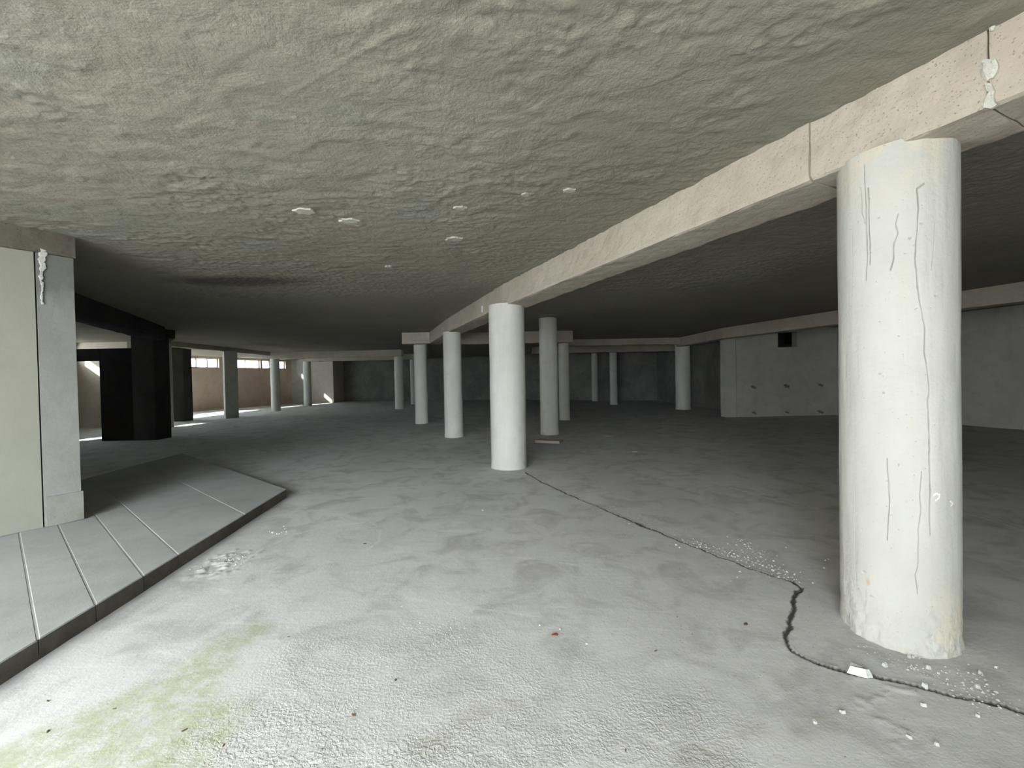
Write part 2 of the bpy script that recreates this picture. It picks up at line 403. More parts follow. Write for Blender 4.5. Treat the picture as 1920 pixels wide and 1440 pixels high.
floor = tag(link('floor', fl, M['floor'], smooth=True), 'grey cracked concrete screed floor with a pale green algae stain', kind='structure')
me = mesh('floor_underside', *prism([(EX0, EY0), (EX1, EY0), (EX1, EY1), (EX0, EY1)], -.25, -.06))
link('floor_base', me, M['wall_dark'], floor)

# ------------------------------------------------------------------ structure: ceiling
cx0, cx1, cy0, cy1, cs = -5.6, 4.4, 1.3, 7.6, .0145
GX, GY = np.meshgrid(np.arange(cx0, cx1 + 1e-6, cs), np.arange(cy0, cy1 + 1e-6, cs))
lum2 = fbm(GX * 1.1, GY * 1.1, 0, 111, 3)
pat = .25 + .75 * sstep(-.55, .75, fbm(GX * 1.3, GY * 1.3, 0, 121, 3))
clump = np.clip(fbm(GX * 22 + .8 * fbm(GX * 9, GY * 9, 0, 102, 2), GY * 26, 0, 101, 3), -.35, 1.0)            # knobbly sprayed stucco
wave = fbm(GX * 5 + .5 * fbm(GX * 3, GY * 3, 0, 143, 2), GY * 8 + .5 * fbm(GX * 3, GY * 3, 0, 144, 2), 0, 141, 4)
bl = np.abs((GX * .5 + GY * .87) / .9 % 1 - .5) * .9                    # faint board marks of the formwork
Z = ZC - .0075 * clump * pat - .006 * wave - .003 * lum2 - .004 * (1 - sstep(0, .02, bl)) * sstep(0, .6, lum2)
edge = np.minimum(np.minimum(GX - cx0, cx1 - GX), np.minimum(GY - cy0, cy1 - GY))
Z = ZC + (Z - ZC) * sstep(0, .4, edge)
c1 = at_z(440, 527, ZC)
soot = .8 * (1 - sstep(.15, .8, np.hypot((GX - c1[0]) * .55, (GY - c1[1]) * 1.7) + .15 * fbm(GX * 2, GY * 2, 0, 131, 2)))  # darker oval patch on the ceiling
ce = grid_mesh('ceiling', np.stack([GX, GY, Z], -1)[::-1], dict(soot=soot[::-1]))
bm = bmesh.new(); bm.from_mesh(ce)
LX = -15.25                                    # the roof ends at the outer walls, so that the high windows see the sky
for poly in ([(cx0, cy0), *EN, (EX1, -4.2), (EX1, cy0)], [(LX, .6), (-6.4, .6), (cx0, cy0), (LX, cy0)], [(LX, cy0), (cx0, cy0), (cx0, cy1), (LX, cy1)], [(cx1 - .006, cy0), (EX1, cy0), (EX1, cy1), (cx1 - .006, cy1)],
             [(LX, cy1 - .006), (EX1, cy1 - .006), (EX1, EY1), (-15.05, EY1), (-15.05, 28.6), (-17.35, 21.4), (-17.35, 14.8), (LX, 14.8)]):
    fc = bm.faces.new([bm.verts.new((x, y, ZC)) for x, y in poly]); fc.normal_update()
    if fc.normal.z > 0: fc.normal_flip()
    bmesh.ops.triangulate(bm, faces=[fc])
bm.to_mesh(ce); bm.free()
ceiling = tag(link('ceiling', ce, M['ceiling'], smooth=True), 'low rough stucco concrete ceiling slab', kind='structure')
me = mesh('roof_slab', *prism([(LX - .05, .55), (-6.45, .55), (-6.3, 1.3), *EN, (EX1 + .2, -4.2), (EX1 + .2, EY1 + .2), (-15.1, EY1 + .2), (-15.1, 28.6), (-17.4, 21.4), (-17.4, 14.75), (LX - .05, 14.75)], ZC + .04, ZC + .35))
link('roof_slab', me, M['wall'], ceiling)
# pale round plaster spots left on the ceiling
for (x, y, rx, ry) in [(571, 397, .085, .06), (655, 415, .08, .05), (852, 449, .085, .055), (862, 391, .05, .035), (729, 501, .045, .05), (985, 366, .03, .03), (1068, 358, .05, .03)]:
    p = at_z(x, y, ZC - .012); n = 18
    rr = [1 + .18 * math.sin(k * 2.1 + x) + .1 * math.sin(k * 3.7 + y) for k in range(n)]
    ring = [(p[0] + rx * rr[k] * math.cos(2 * math.pi * k / n), p[1] + ry * rr[k] * math.sin(2 * math.pi * k / n)) for k in range(n)]
    v, f = prism(ring, ZC - .014, ZC + .02)
    link('plaster_spot', mesh('plaster_spot', v, f), M['ceiling_spot'], ceiling)

# ------------------------------------------------------------------ structure: walls
def wall(name, p0, p1, m, holes=(), z0=-.05, z1=ZC + .04, th=.25, label=None):
    return tag(link(name, wall_mesh(name, p0, p1, z0, z1, th, holes), m), label, kind='structure')
# behind the camera: the vehicle entrance the daylight comes in by
wall('wall_back', (14.5, -4.2), (-.3, -4.2), M['wall'], label='concrete wall behind the viewer')
wall('wall_right', (12.0, 9.9), (14.2, -4.2), M['wall'], th=-.25, label='grey concrete wall behind the big round column')
wall('wall_right_mid', (10.9, 14.1), (12.0, 9.9), M['wall'], th=-.25, label='dim grey concrete wall with water stains')
rw0, rw1 = np.array((7.47, 14.02)), np.array((10.95, 14.12))
W1 = wall('wall_right_far', rw0, rw1, M['wall'], [(1.42, 2.07, 2.30, 2.80)], th=-.25, label='stained concrete wall with a square dark hole near the top')
wall('wall_niche', (8.85, 15.3), (9.9, 15.3), M['sooty'], th=-.1, label='back of the square hole in the stained wall')
wall('wall_right_outer', (14.5, 36), (14.5, -4.2), M['wall_dark'], th=-.25, label='outer wall out of sight')
wall('wall_far_outer', (-19, 36), (14.5, 36), M['wall_dark'], th=-.25, label='rear outer wall out of sight')
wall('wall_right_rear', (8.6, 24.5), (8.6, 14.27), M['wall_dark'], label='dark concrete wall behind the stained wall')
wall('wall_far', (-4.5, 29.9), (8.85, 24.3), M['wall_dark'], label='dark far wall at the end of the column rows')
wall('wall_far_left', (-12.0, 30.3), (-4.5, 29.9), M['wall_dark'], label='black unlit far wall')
wall('wall_far_pale', (-14.0, 28.3), (-12.0, 28.3), M['pale_wall'], th=2.1 * -1, label='pale lit wall end beside the dark recess')
wall('wall_far_corner', (-15.0, 28.6), (-14.0, 28.6), M['wall'], label='grey wall recess beside the pinkish window wall')

# walls with the strips of small high windows
def window_strip(wallname, p0, p1, m, groups, zs, zt, n0, label):
    p0 = np.array(p0, float); p1 = np.array(p1, float); d = (p1 - p0) / np.linalg.norm(p1 - p0); n = np.array([d[1], -d[0]])
    w = wall(wallname, p0, p1, m, [(a, b, zs, zt) for a, b, k in groups], label=label)
    for gi, (a, b, k) in enumerate(groups):
        root = empty('window_%d' % (n0 + gi), (*(p0 + d * (a + b) / 2 + n * .1), zs)); tag(root, kind='structure')
        def part(name, s0, s1, za, zb, t0, t1, mm):
            q = [p0 + d * s0 + n * t0, p0 + d * s0 + n * t1, p0 + d * s1 + n * t1, p0 + d * s1 + n * t0]
            v, f = prism([tuple(x) for x in q], za, zb); link(name, mesh(name, v, f), mm, root)
        part('window_sill', a, b, zs, zs + .03, .04, .22, M['frame']); part('window_head', a, b, zt - .03, zt, .08, .16, M['frame'])
        pw = (b - a) / k
        for i in range(k + 1):
            s = min(max(a + i * pw, a + .03), b - .03); part('mullion', s - .03, s + .03, zs + .03, zt - .03, .08, .16, M['frame'])
        for i in range(k):
            part('pane', a + i * pw + .03, a + (i + 1) * pw - .03, zs + .03, zt - .03, .115, .121, M['glass'])
    for a, b, k in groups:
        c = p0 + d * (a + b) / 2 + n * .3
        portal((c[0], c[1], (zs + zt) / 2), (-n[0], -n[1], 0), b - a, zt - zs)
    return w
window_strip('wall_left_window', (-17.3, 21.4), (-15.0, 28.6), M['window_wall'],
             [(.55, 2.35, 3), (3.1, 5.0, 2), (5.15, 5.75, 1), (6.3, 6.9, 1)], 2.33, 2.82, 1, 'pinkish plaster wall with a strip of small high windows')
window_strip('wall_left_entry', (-17.3, 15.0), (-17.3, 21.4), M['wall'],
             [(.9, 2.9, 2), (3.5, 5.5, 2)], 1.5, 2.75, 5, 'side wall with two wide windows')
window_strip('wall_left_middle', (-15.2, 8.6), (-15.2, 14.5), M['pale_wall'],
             [(.5, 2.9, 3), (3.1, 5.75, 3)], 2.33, 2.80, 7, 'plaster wall with high windows beside the dark doorway')
wall('wall_left_cross', (-15.2, 14.5), (-13.2, 14.5), M['pale_wall'], th=-.3, label='pale cross wall seen through the dark doorway, half in sun')
wall('wall_left_return', (-17.3, 15.0), (-15.2, 15.0), M['wall'], th=.2, label='short return wall')
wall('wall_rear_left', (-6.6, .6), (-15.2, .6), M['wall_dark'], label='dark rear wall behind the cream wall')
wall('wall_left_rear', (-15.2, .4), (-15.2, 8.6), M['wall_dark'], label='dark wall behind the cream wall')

# cream wall at the left: infill, concrete pier, skirting block, lintel
ca, cb = np.array((-4.70, 3.60)), np.array((-4.345, 4.215))
cdv = (cb - ca) / np.linalg.norm(cb - ca); cn = np.array([cdv[1], -cdv[0]])     # cn points to the camera side
def on_wall(x, y):                      # pixel -> (distance along the wall from its free end, height)
    d = ray(x, y); o = np.array([0, 0, CAMH]); t = ((cb - o[:2]) @ cn) / (d[:2] @ cn); p = o + t * d
    return (p[:2] - cb) @ cdv, p[2]
PLAT = .11
s_in, _ = on_wall(75, 700); _, z_l1 = on_wall(40, 464); _, z_l2 = on_wall(115, 481)
def wall_box(name, s0, s1, z0, z1, t0, t1, m, parent=None, amp=.0):
    q = [cb + cdv * s0 + cn * t0, cb + cdv * s1 + cn * t0]
    me = rough_bar(name, q[0], q[1], 0, t1 - t0, z0, z1, amp=amp, step=.05 if amp else .5, seed=int(abs(s0) * 100) + 3, wear=amp * .8)
    return link(name, me, m, parent)
cw_ = tag(wall_box('wall_left', -3.4, s_in - .012, PLAT + .003, z_l1, -.22, -.015, M['cream'], amp=.0012), 'smooth cream painted wall infill beside the grey pier', kind='structure')
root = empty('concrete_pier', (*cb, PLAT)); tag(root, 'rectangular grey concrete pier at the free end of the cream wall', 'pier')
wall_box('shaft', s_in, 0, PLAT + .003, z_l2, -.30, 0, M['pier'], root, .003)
_, z_sk = on_wall(115, 927)
wall_box('skirting_block', s_in + .01, .012, PLAT + .003, z_sk, -.30, .014, M['pier_skirt'], root, .002)
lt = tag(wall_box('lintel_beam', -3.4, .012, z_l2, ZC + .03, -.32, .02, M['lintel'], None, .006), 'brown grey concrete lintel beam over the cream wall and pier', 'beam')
# ragged mortar squeezed out of the joint between infill and pier
pts = []; rs = random.Random(5); hw_ = .02; dx_ = 0
for i in range(60):
    t = i / 59; hw_ = min(.034, max(.008, hw_ + rs.uniform(-.008, .008))); dx_ = min(3, max(-3, dx_ + rs.uniform(-1.2, 1.2)))
    s, z = on_wall(76 + dx_, 466 + t * 105); pts.append((s, z, hw_ * (1 - .45 * t)))
v, f = [], []
for i, (s, z, hw) in enumerate(pts):
    for (ds, tn) in ((-hw * .7, -.01), (-hw * .4, .012 + hw * .3), (hw, .010 + hw * .25), (hw * 1.5, -.01)):
        p = cb + cdv * (s + ds) + cn * tn; v.append((p[0], p[1], z))
for i in range(len(pts) - 1):
    for k in range(3): f.append((i * 4 + k, i * 4 + k + 1, i * 4 + k + 5, i * 4 + k + 4))
me = mesh('mortar_seam', v, f); bm = bmesh.new(); bm.from_mesh(me); bmesh.ops.recalc_face_normals(bm, faces=bm.faces); bm.to_mesh(me); bm.free()
link('mortar_seam', me, M['mortar'], root)
wall('wall_left_near', EN[0], (cb + cdv * -3.3 + cn * -.1), M['cream'], th=-.2, label='plastered wall from the entrance to the cream infill')
# outside the entrance: pavement, and a tall wall added to keep the sun out
me = mesh('ground_outside', *prism([(-60, -60), (60, -60), (60, -4.21), (-60, -4.21)], -.3, -.03)); tag(link('ground_outside', me, M['outside']), kind='structure')
me = mesh('ground_side', *prism([(-60, .2), (-15.6, .2), (-15.6, 14.7), (-17.7, 14.7), (-17.7, 21.5), (-15.4, 28.9), (-15.4, 60), (-60, 60)], -.3, 1.0)); tag(link('ground_side', me, M['outside']), kind='structure')
wall('wall_wing', (-6.6, -10), (-6.6, .8), M['pale_wall'], z0=-.1, z1=7.5, th=.25, label='tall wing of the building beside the entrance')
# ------------------------------------------------------------------ raised platform of cast slabs
pe0, pe1 = np.array(at_z(0, 1242, PLAT)[:2]), np.array(at_z(537, 917, PLAT)[:2])
ed = (pe1 - pe0) / np.linalg.norm(pe1 - pe0)
jd = np.array(at_z(430, 880, PLAT)[:2]) - pe1; jd = jd / np.linalg.norm(jd)          # direction of the end edge and of the joints
j_at = sorted((np.array(at_z(x, y, PLAT)[:2]) - pe1) @ ed for x, y in ((68, 1199), (171, 1134), (241, 1081), (298, 1042)))
gapd = np.diff(j_at).mean()
cuts = [j_at[0] - gapd * k for k in range(9, 0, -1)] + j_at
cuts.append(cuts[-1] * .5)
cuts.append(0.0)
pr = empty('platform', (*pe1, 0)); tag(pr, 'low raised concrete platform of jointed slabs in front of the cream wall', 'platform')
LEN = 4.6
A_, B_ = pe1 + ed * cuts[0], pe1
me = mesh('platform_bed', *prism([tuple(A_ + jd * .012), tuple(B_ + (jd - ed) * .012), tuple(B_ + jd * LEN), tuple(A_ + jd * LEN)], -.04, PLAT - .004))
link('platform_bed', me, M['slab_joint'], pr)
for i in range(len(cuts) - 1):
    g = .003
    a = pe1 + ed * (cuts[i] + g); b = pe1 + ed * (cuts[i + 1] - (g if i < len(cuts) - 2 else 0))
    bm = bmesh.new(); v, f = prism([tuple(a), tuple(b), tuple(b + jd * LEN), tuple(a + jd * LEN)], -.03, PLAT + random.uniform(-.0015, .0015))
    vv = [bm.verts.new(p) for p in v]
    for q in f: bm.faces.new([vv[k] for k in q])
    bmesh.ops.recalc_face_normals(bm, faces=bm.faces)
    bmesh.ops.bevel(bm, geom=[e for e in bm.edges if all(x.co.z > .05 for x in e.verts)], offset=.006, segments=1, affect='EDGES')
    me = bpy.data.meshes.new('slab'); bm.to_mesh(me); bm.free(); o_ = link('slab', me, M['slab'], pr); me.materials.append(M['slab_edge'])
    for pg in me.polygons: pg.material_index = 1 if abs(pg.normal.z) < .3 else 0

# ------------------------------------------------------------------ beams
def beam(name, label, p0, p1, w, z0=ZU, z1=ZC + .03, off=0.0, m='beam', amp=.006, step=.06, seed=1, group=None):
    me = rough_bar(name, p0, p1, off, off + w, z0, z1, amp, step, seed)
    return tag(link(name, me, M[m]), label, 'beam', group)
FB = [np.array(p) for p in ((4.90, -4.19), (-.15, 6.81), (-1.60, 10.50), (-2.72, 13.75))]    # left (lit) lower edge of the long kinked beam
jn = np.array(at_z(1515, 337, ZU)[:2]); jt = ((jn - FB[0]) @ (FB[1] - FB[0])) / np.linalg.norm(FB[1] - FB[0]) ** 2
jn2 = np.array(at_z(1868, 210, ZU)[:2]); jt2 = ((jn2 - FB[0]) @ (FB[1] - FB[0])) / np.linalg.norm(FB[1] - FB[0]) ** 2
ud = (FB[1] - FB[0]) / np.linalg.norm(FB[1] - FB[0])
J1 = FB[0] + (FB[1] - FB[0]) * jt; J2 = FB[0] + (FB[1] - FB[0]) * jt2
BW = .44
beam('concrete_beam', 'pale concrete beam end running toward the entrance wall past the broken joint', FB[0], J2 - ud * .003, BW, amp=.007, step=.035, seed=5, group='spans of the long kinked beam')
beam('concrete_beam', 'short pale beam piece seated on the big cracked column', J2 + ud * .003, J1 - ud * .003, BW, amp=.008, step=.025, seed=6, group='spans of the long kinked beam')
AB = beam('concrete_beam', 'long pale concrete beam between the two brightest round columns', J1 + ud * .003, FB[1], BW, amp=.006, step=.03, seed=7, group='spans of the long kinked beam')
beam('concrete_beam', 'dim beam span with a white drip, just past the second bright column', FB[1] + ud * .004, FB[2], BW, seed=8, group='spans of the long kinked beam')
beam('concrete_beam', 'dark last span of the long kinked beam', FB[2], FB[3], BW, seed=9, step=.12, group='spans of the long kinked beam')
# white plaster lump in the broken joint, with drips
def lump(name, c, r, sq, m, parent=None, seed=0, sub=2):
    bm = bmesh.new(); bmesh.ops.create_icosphere(bm, subdivisions=sub, radius=1)
    P = np.array([v.co[:] for v in bm.verts]); k = 1 + .28 * fbm(P[:, 0] * 1.7 + seed, P[:, 1] * 1.7, P[:, 2] * 1.7, seed, 2)
    for v, q in zip(bm.verts, k): v.co = Vector((c[0] + v.co.x * q * r * sq[0], c[1] + v.co.y * q * r * sq[1], c[2] + v.co.z * q * r * sq[2]))
    me = bpy.data.meshes.new(name); bm.to_mesh(me); bm.free(); return link(name, me, m, parent, smooth=sub > 1)
def beam_face(x, y):
    d = ray(x, y); n = np.array([ud[1], -ud[0]]); t = ((FB[0]) @ n) / (d[:2] @ n); return np.array([0, 0, CAMH]) + t * d
plug = empty('plaster_plug', tuple(beam_face(1862, 200))); tag(plug, 'crumbling white plaster patch stuck in the broken beam joint', 'plaster')
bn = np.array([-ud[1], ud[0], 0.0])
if bn[:2] @ (-FB[1]) < 0: bn = -bn                       # outward normal of the lit beam face
for k_, out in enumerate([[(1841, 116), (1852, 111), (1867, 110), (1872, 121), (1871, 133), (1862, 147), (1852, 152), (1843, 146), (1838, 132)],
                          [(1846, 156), (1860, 158), (1866, 170), (1864, 184), (1870, 197), (1858, 204), (1845, 203), (1840, 195), (1850, 182), (1853, 168)],
                          [(1851, 46), (1863, 41), (1868, 50), (1864, 58), (1855, 58)]]):
    pts_ = []
    for (x, y), (x2, y2) in zip(out, out[1:] + out[:1]):
        pts_ += [(x, y), ((x + x2) / 2 + random.uniform(-1.5, 1.5), (y + y2) / 2 + random.uniform(-1.5, 1.5))]
    c_ = np.mean([beam_face(*p) for p in pts_], 0); n = len(pts_)
    P3 = [beam_face(*p) for p in pts_]
    v = [tuple(p - bn * .012) for p in P3] + [tuple(p + bn * .006) for p in P3] + [tuple(c_ + (p - c_) * .6 + bn * (.013 + random.uniform(-.003, .003))) for p in P3]
    f = [tuple(reversed(range(n))), tuple(range(2 * n, 3 * n))] + [(b * n + k, b * n + (k + 1) % n, (b + 1) * n + (k + 1) % n, (b + 1) * n + k) for b in (0, 1) for k in range(n)]
    me = mesh('plaster_flake', v, f); bm = bmesh.new(); bm.from_mesh(me); bmesh.ops.recalc_face_normals(bm, faces=bm.faces); bm.to_mesh(me); bm.free()
    link('plaster_flake', me, M['patch_plaster'], plug)
p_ = FB[1] + (FB[2] - FB[1]) * .25
lump('plaster_drip', (p_[0] - .005, p_[1], 2.72), .035, (.5, .5, 2.0), M['white_plaster']); tag(bpy.data.objects['plaster_drip'], 'small white plaster drip on the side of the dim beam', 'plaster')

# beams on the right and in the back
RB0, RB1 = np.array((6.86, 13.75)), np.array((11.2, -.5))
beam('concrete_beam', 'dim concrete beam running in front of the stained wall with the square hole', RB1, RB0, .4, step=.09, seed=12)
beam('concrete_beam', 'dark beam piece between the pilaster and the thick back column', RB0, (6.75, 17.3), .4, step=.15, seed=13)
beam('concrete_beam', 'cross beam from the square column cap to the thick back column', (1.5, 17.3), (7.3, 17.3), .4, z0=2.68, step=.15, seed=14)
beam('concrete_beam', 'rear cross beam over the two thin far columns', (1.0, 21.1), (8.6, 21.1), .4, z0=2.62, step=.15, seed=15)
beam('concrete_beam', 'cross beam ending in a square cap over the half hidden column', (-2.1, 14.05), (2.0, 14.05), .4, z0=2.57, step=.12, seed=16)
beam('concrete_beam', 'stub beam forming a cap at the far end of the long kinked beam', (-3.45, 13.75), (-2.5, 13.75), .42, step=.12, z0=2.59, seed=17)
beam('concrete_beam', 'far cross beam above the sunlit back columns', (-12.2, 21.1), (-5.4, 21.1), .42, z0=2.62, step=.15, seed=18)
beam('concrete_beam', 'hindmost cross beam beside the pale wall end', (-12.3, 24.75), (-5.5, 24.75), .42, z0=2.62, step=.15, seed=19)
beam('concrete_beam', 'dark lengthwise beam over the columns before the pinkish window wall', (-11.85, 13.8), (-12.15, 25.2), .4, z0=2.76, step=.2, seed=20, off=-.2)
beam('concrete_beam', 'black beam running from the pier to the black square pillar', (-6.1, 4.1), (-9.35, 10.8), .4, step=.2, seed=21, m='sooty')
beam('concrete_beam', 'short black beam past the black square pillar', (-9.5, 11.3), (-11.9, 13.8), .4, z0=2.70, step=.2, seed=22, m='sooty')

# ------------------------------------------------------------------ columns
def column(label, x, y, r, top, m='column', seg=56, rows=40, seed=1, name='round_column', taper=.0, base_flare=.012):
    th = np.linspace(0, 2 * np.pi, seg + 1); z = np.linspace(-.03, top + .02, rows + 1)
    TH, ZZ = np.meshgrid(th, z)
    cx, cy = np.cos(TH), np.sin(TH)
    rr = r * (1 - taper * ZZ / top) + .004 * fbm(cx * 2.5 + seed, cy * 2.5, ZZ * 1.2, seed, 3) + base_flare * np.clip(1 - ZZ / .10, 0, 1) * (.6 + .6 * vn(cx * 3, cy * 3, seed, 5))
    o = link(name, grid_mesh(name, np.stack([rr * cx, rr * cy, ZZ], -1)), M[m], smooth=True)
    o.location = (x, y, 0)
    return tag(o, label, 'column', 'round concrete columns')
B = column('bright round concrete column where the floor crack starts', -.07, 6.86, .290, ZU - .0, seed=2, seg=96, rows=120)
column('round column under the kink after the second span of the long beam', -1.48, 10.58, .229, ZU, seed=3)
column('tall round column reaching the ceiling slab, with a footing slab before it', .94, 10.74, .231, ZC, seed=4)
column('round column half hidden behind the tall one, under a square cap', 1.76, 14.24, .179, 2.58, seed=5)
column('dim round column standing under the stub beam cap', -3.01, 13.94, .207, 2.60, seed=6)
column('slim round column carrying the end of the far cross beam', -5.68, 21.21, .221, 2.63, seed=7)
column('thin half hidden round column at the end of the hindmost cross beam', -5.84, 24.9, .160, 2.63, seed=8)
column('thin dim far column standing farther back of the pair by the far wall', 4.88, 24.82, .185, ZC, seed=9)
column('thin dim far column nearer of the pair, under the rear cross beam', 5.14, 21.33, .184, 2.63, seed=10)
column('thick dim round column at the end of the cross beam before the dark wall', 7.14, 17.60, .295, 2.69, seed=11)
column('sunlit round column beside the small bright windows of the pinkish wall', -11.98, 21.34, .212, 2.63, seed=12)
column('sunlit round column in front of the pale wall end', -12.11, 24.95, .213, 2.63, seed=13)
column('round column peeping out just behind the black square pillar', -11.64, 14.10, .227, 2.78, seed=14)

# pilaster at the end of the stained wall
me = rough_bar('pilaster', (7.1, 14.0), (7.1, 14.35), 0, .345, -.03, 2.63, .004, .1, 31)
tag(link('pilaster', me, M['wall']), 'pale square pilaster closing the end of the stained wall', 'column')
def square_pillar(label, cx, cy, w, d, rot, top, m, seed):
    R_ = math.radians(rot); ax = np.array([math.cos(R_), math.sin(R_)]); c = np.array([cx, cy])
    me = rough_bar('square_pillar', c - ax * w / 2, c + ax * w / 2, -d / 2, d / 2, -.03, top, .004, .12, seed, wear=0)
    return tag(link('square_pillar', me, M[m]), label, 'column', 'square concrete pillars')
square_pillar('square grey pillar between the two groups of bright windows', -11.75, 17.6, .46, .46, 42, 2.78, 'wall', 32)
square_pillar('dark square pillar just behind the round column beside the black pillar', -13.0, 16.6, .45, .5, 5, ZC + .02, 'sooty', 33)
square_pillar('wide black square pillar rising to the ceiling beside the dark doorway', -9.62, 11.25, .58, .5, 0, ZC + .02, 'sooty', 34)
# dark doorway partition: panel, lintel, far post
dp = empty('doorway_partition', (-10.6, 11.05, 0)); tag(dp, 'black steel doorway partition with a lintel beside the black pillar', 'partition')
for nm, x0, x1, z0, z1 in (('panel', -10.78, -9.91, 0, 2.42), ('lintel', -12.9, -10.78, 2.10, 2.42), ('post', -13.1, -12.9, 0, 2.42)):
    v, f = prism([(x0, 11.02), (x1, 11.02), (x1, 11.14), (x0, 11.14)], z0, z1)
    bm = bmesh.new(); vv = [bm.verts.new(p) for p in v]; [bm.faces.new([vv[k] for k in q]) for q in f]
    bmesh.ops.bevel(bm, geom=list(bm.edges), offset=.008, segments=1, affect='EDGES')
    me = bpy.data.meshes.new(nm); bm.to_mesh(me); bm.free(); link(nm, me, M['dark_steel'], dp)

# the big cracked column
AX, AY, AR, AT = 2.14, 2.35, .252, 2.60
def on_col(x, y):
    d = ray(x, y); a = d[0] ** 2 + d[1] ** 2; b = -2 * (d[0] * AX + d[1] * AY); c = AX ** 2 + AY ** 2 - AR ** 2
    D = b * b - 4 * a * c
    if D < 0: D = 0
    t = (-b - math.sqrt(D)) / (2 * a); p = np.array([0, 0, CAMH]) + t * d
    return math.atan2(p[1] - AY, p[0] - AX), p[2]
z7 = lambda u, v: (1500 + .3194 * u, 260 + .3194 * v)
z8 = lambda u, v: (1400 + .4028 * u, 860 + .4028 * v)
cr = [[z7(*p) for p in [(735, 262), (692, 292), (690, 430), (690, 560), (680, 700), (685, 800), (705, 950), (730, 1130), (735, 1260), (755, 1440)]] + [z8(*p) for p in [(850, 150), (853, 250), (856, 355)]],
      [z7(*p) for p in [(375, 160), (383, 300), (390, 600), (388, 830)]], [z7(*p) for p in [(355, 290), (362, 440), (383, 500)]],
      [z7(*p) for p in [(400, 290), (405, 600), (410, 735)]], [z7(*p) for p in [(580, 445), (565, 500), (577, 555), (550, 610), (547, 700), (530, 770)]],
      [z8(*p) for p in [(812, 60), (808, 250), (800, 330), (797, 500), (784, 540), (795, 630)]], [z8(*p) for p in [(655, 0), (662, 200), (655, 380)]],
      [z7(*p) for p in [(800, 490), (790, 640), (770, 770)]], [z7(*p) for p in [(310, 560), (308, 920)]], [z8(*p) for p in [(500, 130), (502, 400), (512, 600)]]]
wd = [.0042, .004, .003, .0045, .0035, .0028, .0026, .0018, .0022, .0018]
seg, rows = 700, 480
th0, th1 = -math.pi, math.pi                       # the side toward the entrance is meshed finely, the far side coarsely
amid = math.atan2(-AY, -AX)
tt = np.concatenate([np.linspace(-math.pi, -1.75, 80)[:-1], np.linspace(-1.7, 1.7, 600), np.linspace(1.75, math.pi, 80)[1:]])
th = amid + tt; z = np.linspace(-.03, AT + .02, rows)
TH, ZZ = np.meshgrid(th, z)
crk = np.zeros_like(TH); wv = .004 * fbm(TH * 9, ZZ * 9, 0, 77, 3)
def wrap(a): return (a - amid + math.pi) % (2 * math.pi) - math.pi
AA = (TH - amid) * AR
for k, (c, w_) in enumerate(zip(cr, wd)):
    q = [on_col(*p) for p in c]; pl = [(wrap(a) * AR, zz) for a, zz in q]
    dd = seg_dist(AA + wv, ZZ, pl)
    crk = np.maximum(crk, (1 - sstep(w_ * .35, w_ * 1.0, dd)) * (.7 + .3 * vn(ZZ * 14, AA * 5, k, 7)))
rust = np.zeros_like(TH); chipd = np.zeros_like(TH)
a, zz = on_col(1628, 1092); rust = .75 * (1 - sstep(.3, 1.2, np.hypot((AA - wrap(a) * AR) / .016, (ZZ - zz) / .022) + .4 * vn(AA * 60, ZZ * 60, 0, 3)))
for (x, y) in [(1621, 1072), (1634, 1117)]:
    a, zz = on_col(x, y); crk = np.maximum(crk, .7 * (1 - sstep(.3, 1, np.hypot((AA - wrap(a) * AR) / .016, (ZZ - zz) / .005))))
marks = [[(1750, 928), (1754, 925), (1761, 927), (1759, 934), (1753, 938)], [(1781, 940), (1786, 944), (1783, 948)]]
for mk in marks:
    pl = [(wrap(on_col(*p)[0]) * AR, on_col(*p)[1]) for p in mk]
    chipd = np.maximum(chipd, 1 - sstep(.0018, .0042, seg_dist(AA, ZZ, pl)))
for (x, y, s_) in [(1707, 446, 5), (1756, 555, 5), (1648, 408, 4), (1727, 418, 4), (1656, 735, 4), (1650, 700, 3)]:
    a, zz = on_col(x, y); crk = np.maximum(crk, .65 * (1 - sstep(.3, 1, np.hypot((AA - wrap(a) * AR) / (s_ * .0025), (ZZ - zz) / (s_ * .0013)) + .4 * vn(AA * 90, ZZ * 90, 0, 5))))
ochre = np.clip(sstep(2.25, 2.6, ZZ) * .8 + (1 - sstep(.12, .45, ZZ)) * sstep(.0, .25, AA) * .9, 0, 1) * sstep(-.6, .5, fbm(AA * 9, ZZ * 9, 0, 13, 3))
lowlump = np.clip(1 - ZZ / .45, 0, 1) * .004 * fbm(AA * 30, ZZ * 30, 0, 15, 3) + .010 * np.clip(1 - ZZ / .07, 0, 1) * (.5 + vn(AA * 12, ZZ * 2, 0, 17))
rr = AR + .0035 * fbm(np.cos(TH) * 2.5, np.sin(TH) * 2.5, ZZ * 1.3, 19, 3) + lowlump - .006 * crk
o = link('round_column', grid_mesh('round_column', np.stack([rr * np.cos(TH), rr * np.sin(TH), ZZ], -1), dict(crack=crk, rust=rust, chipped=chipd, ochre=ochre)), M['big_column'], smooth=True)
o.location = (AX, AY, 0)
tag(o, 'big pale round column with long vertical hairline cracks beside the zigzag floor crack', 'column', 'round concrete columns')

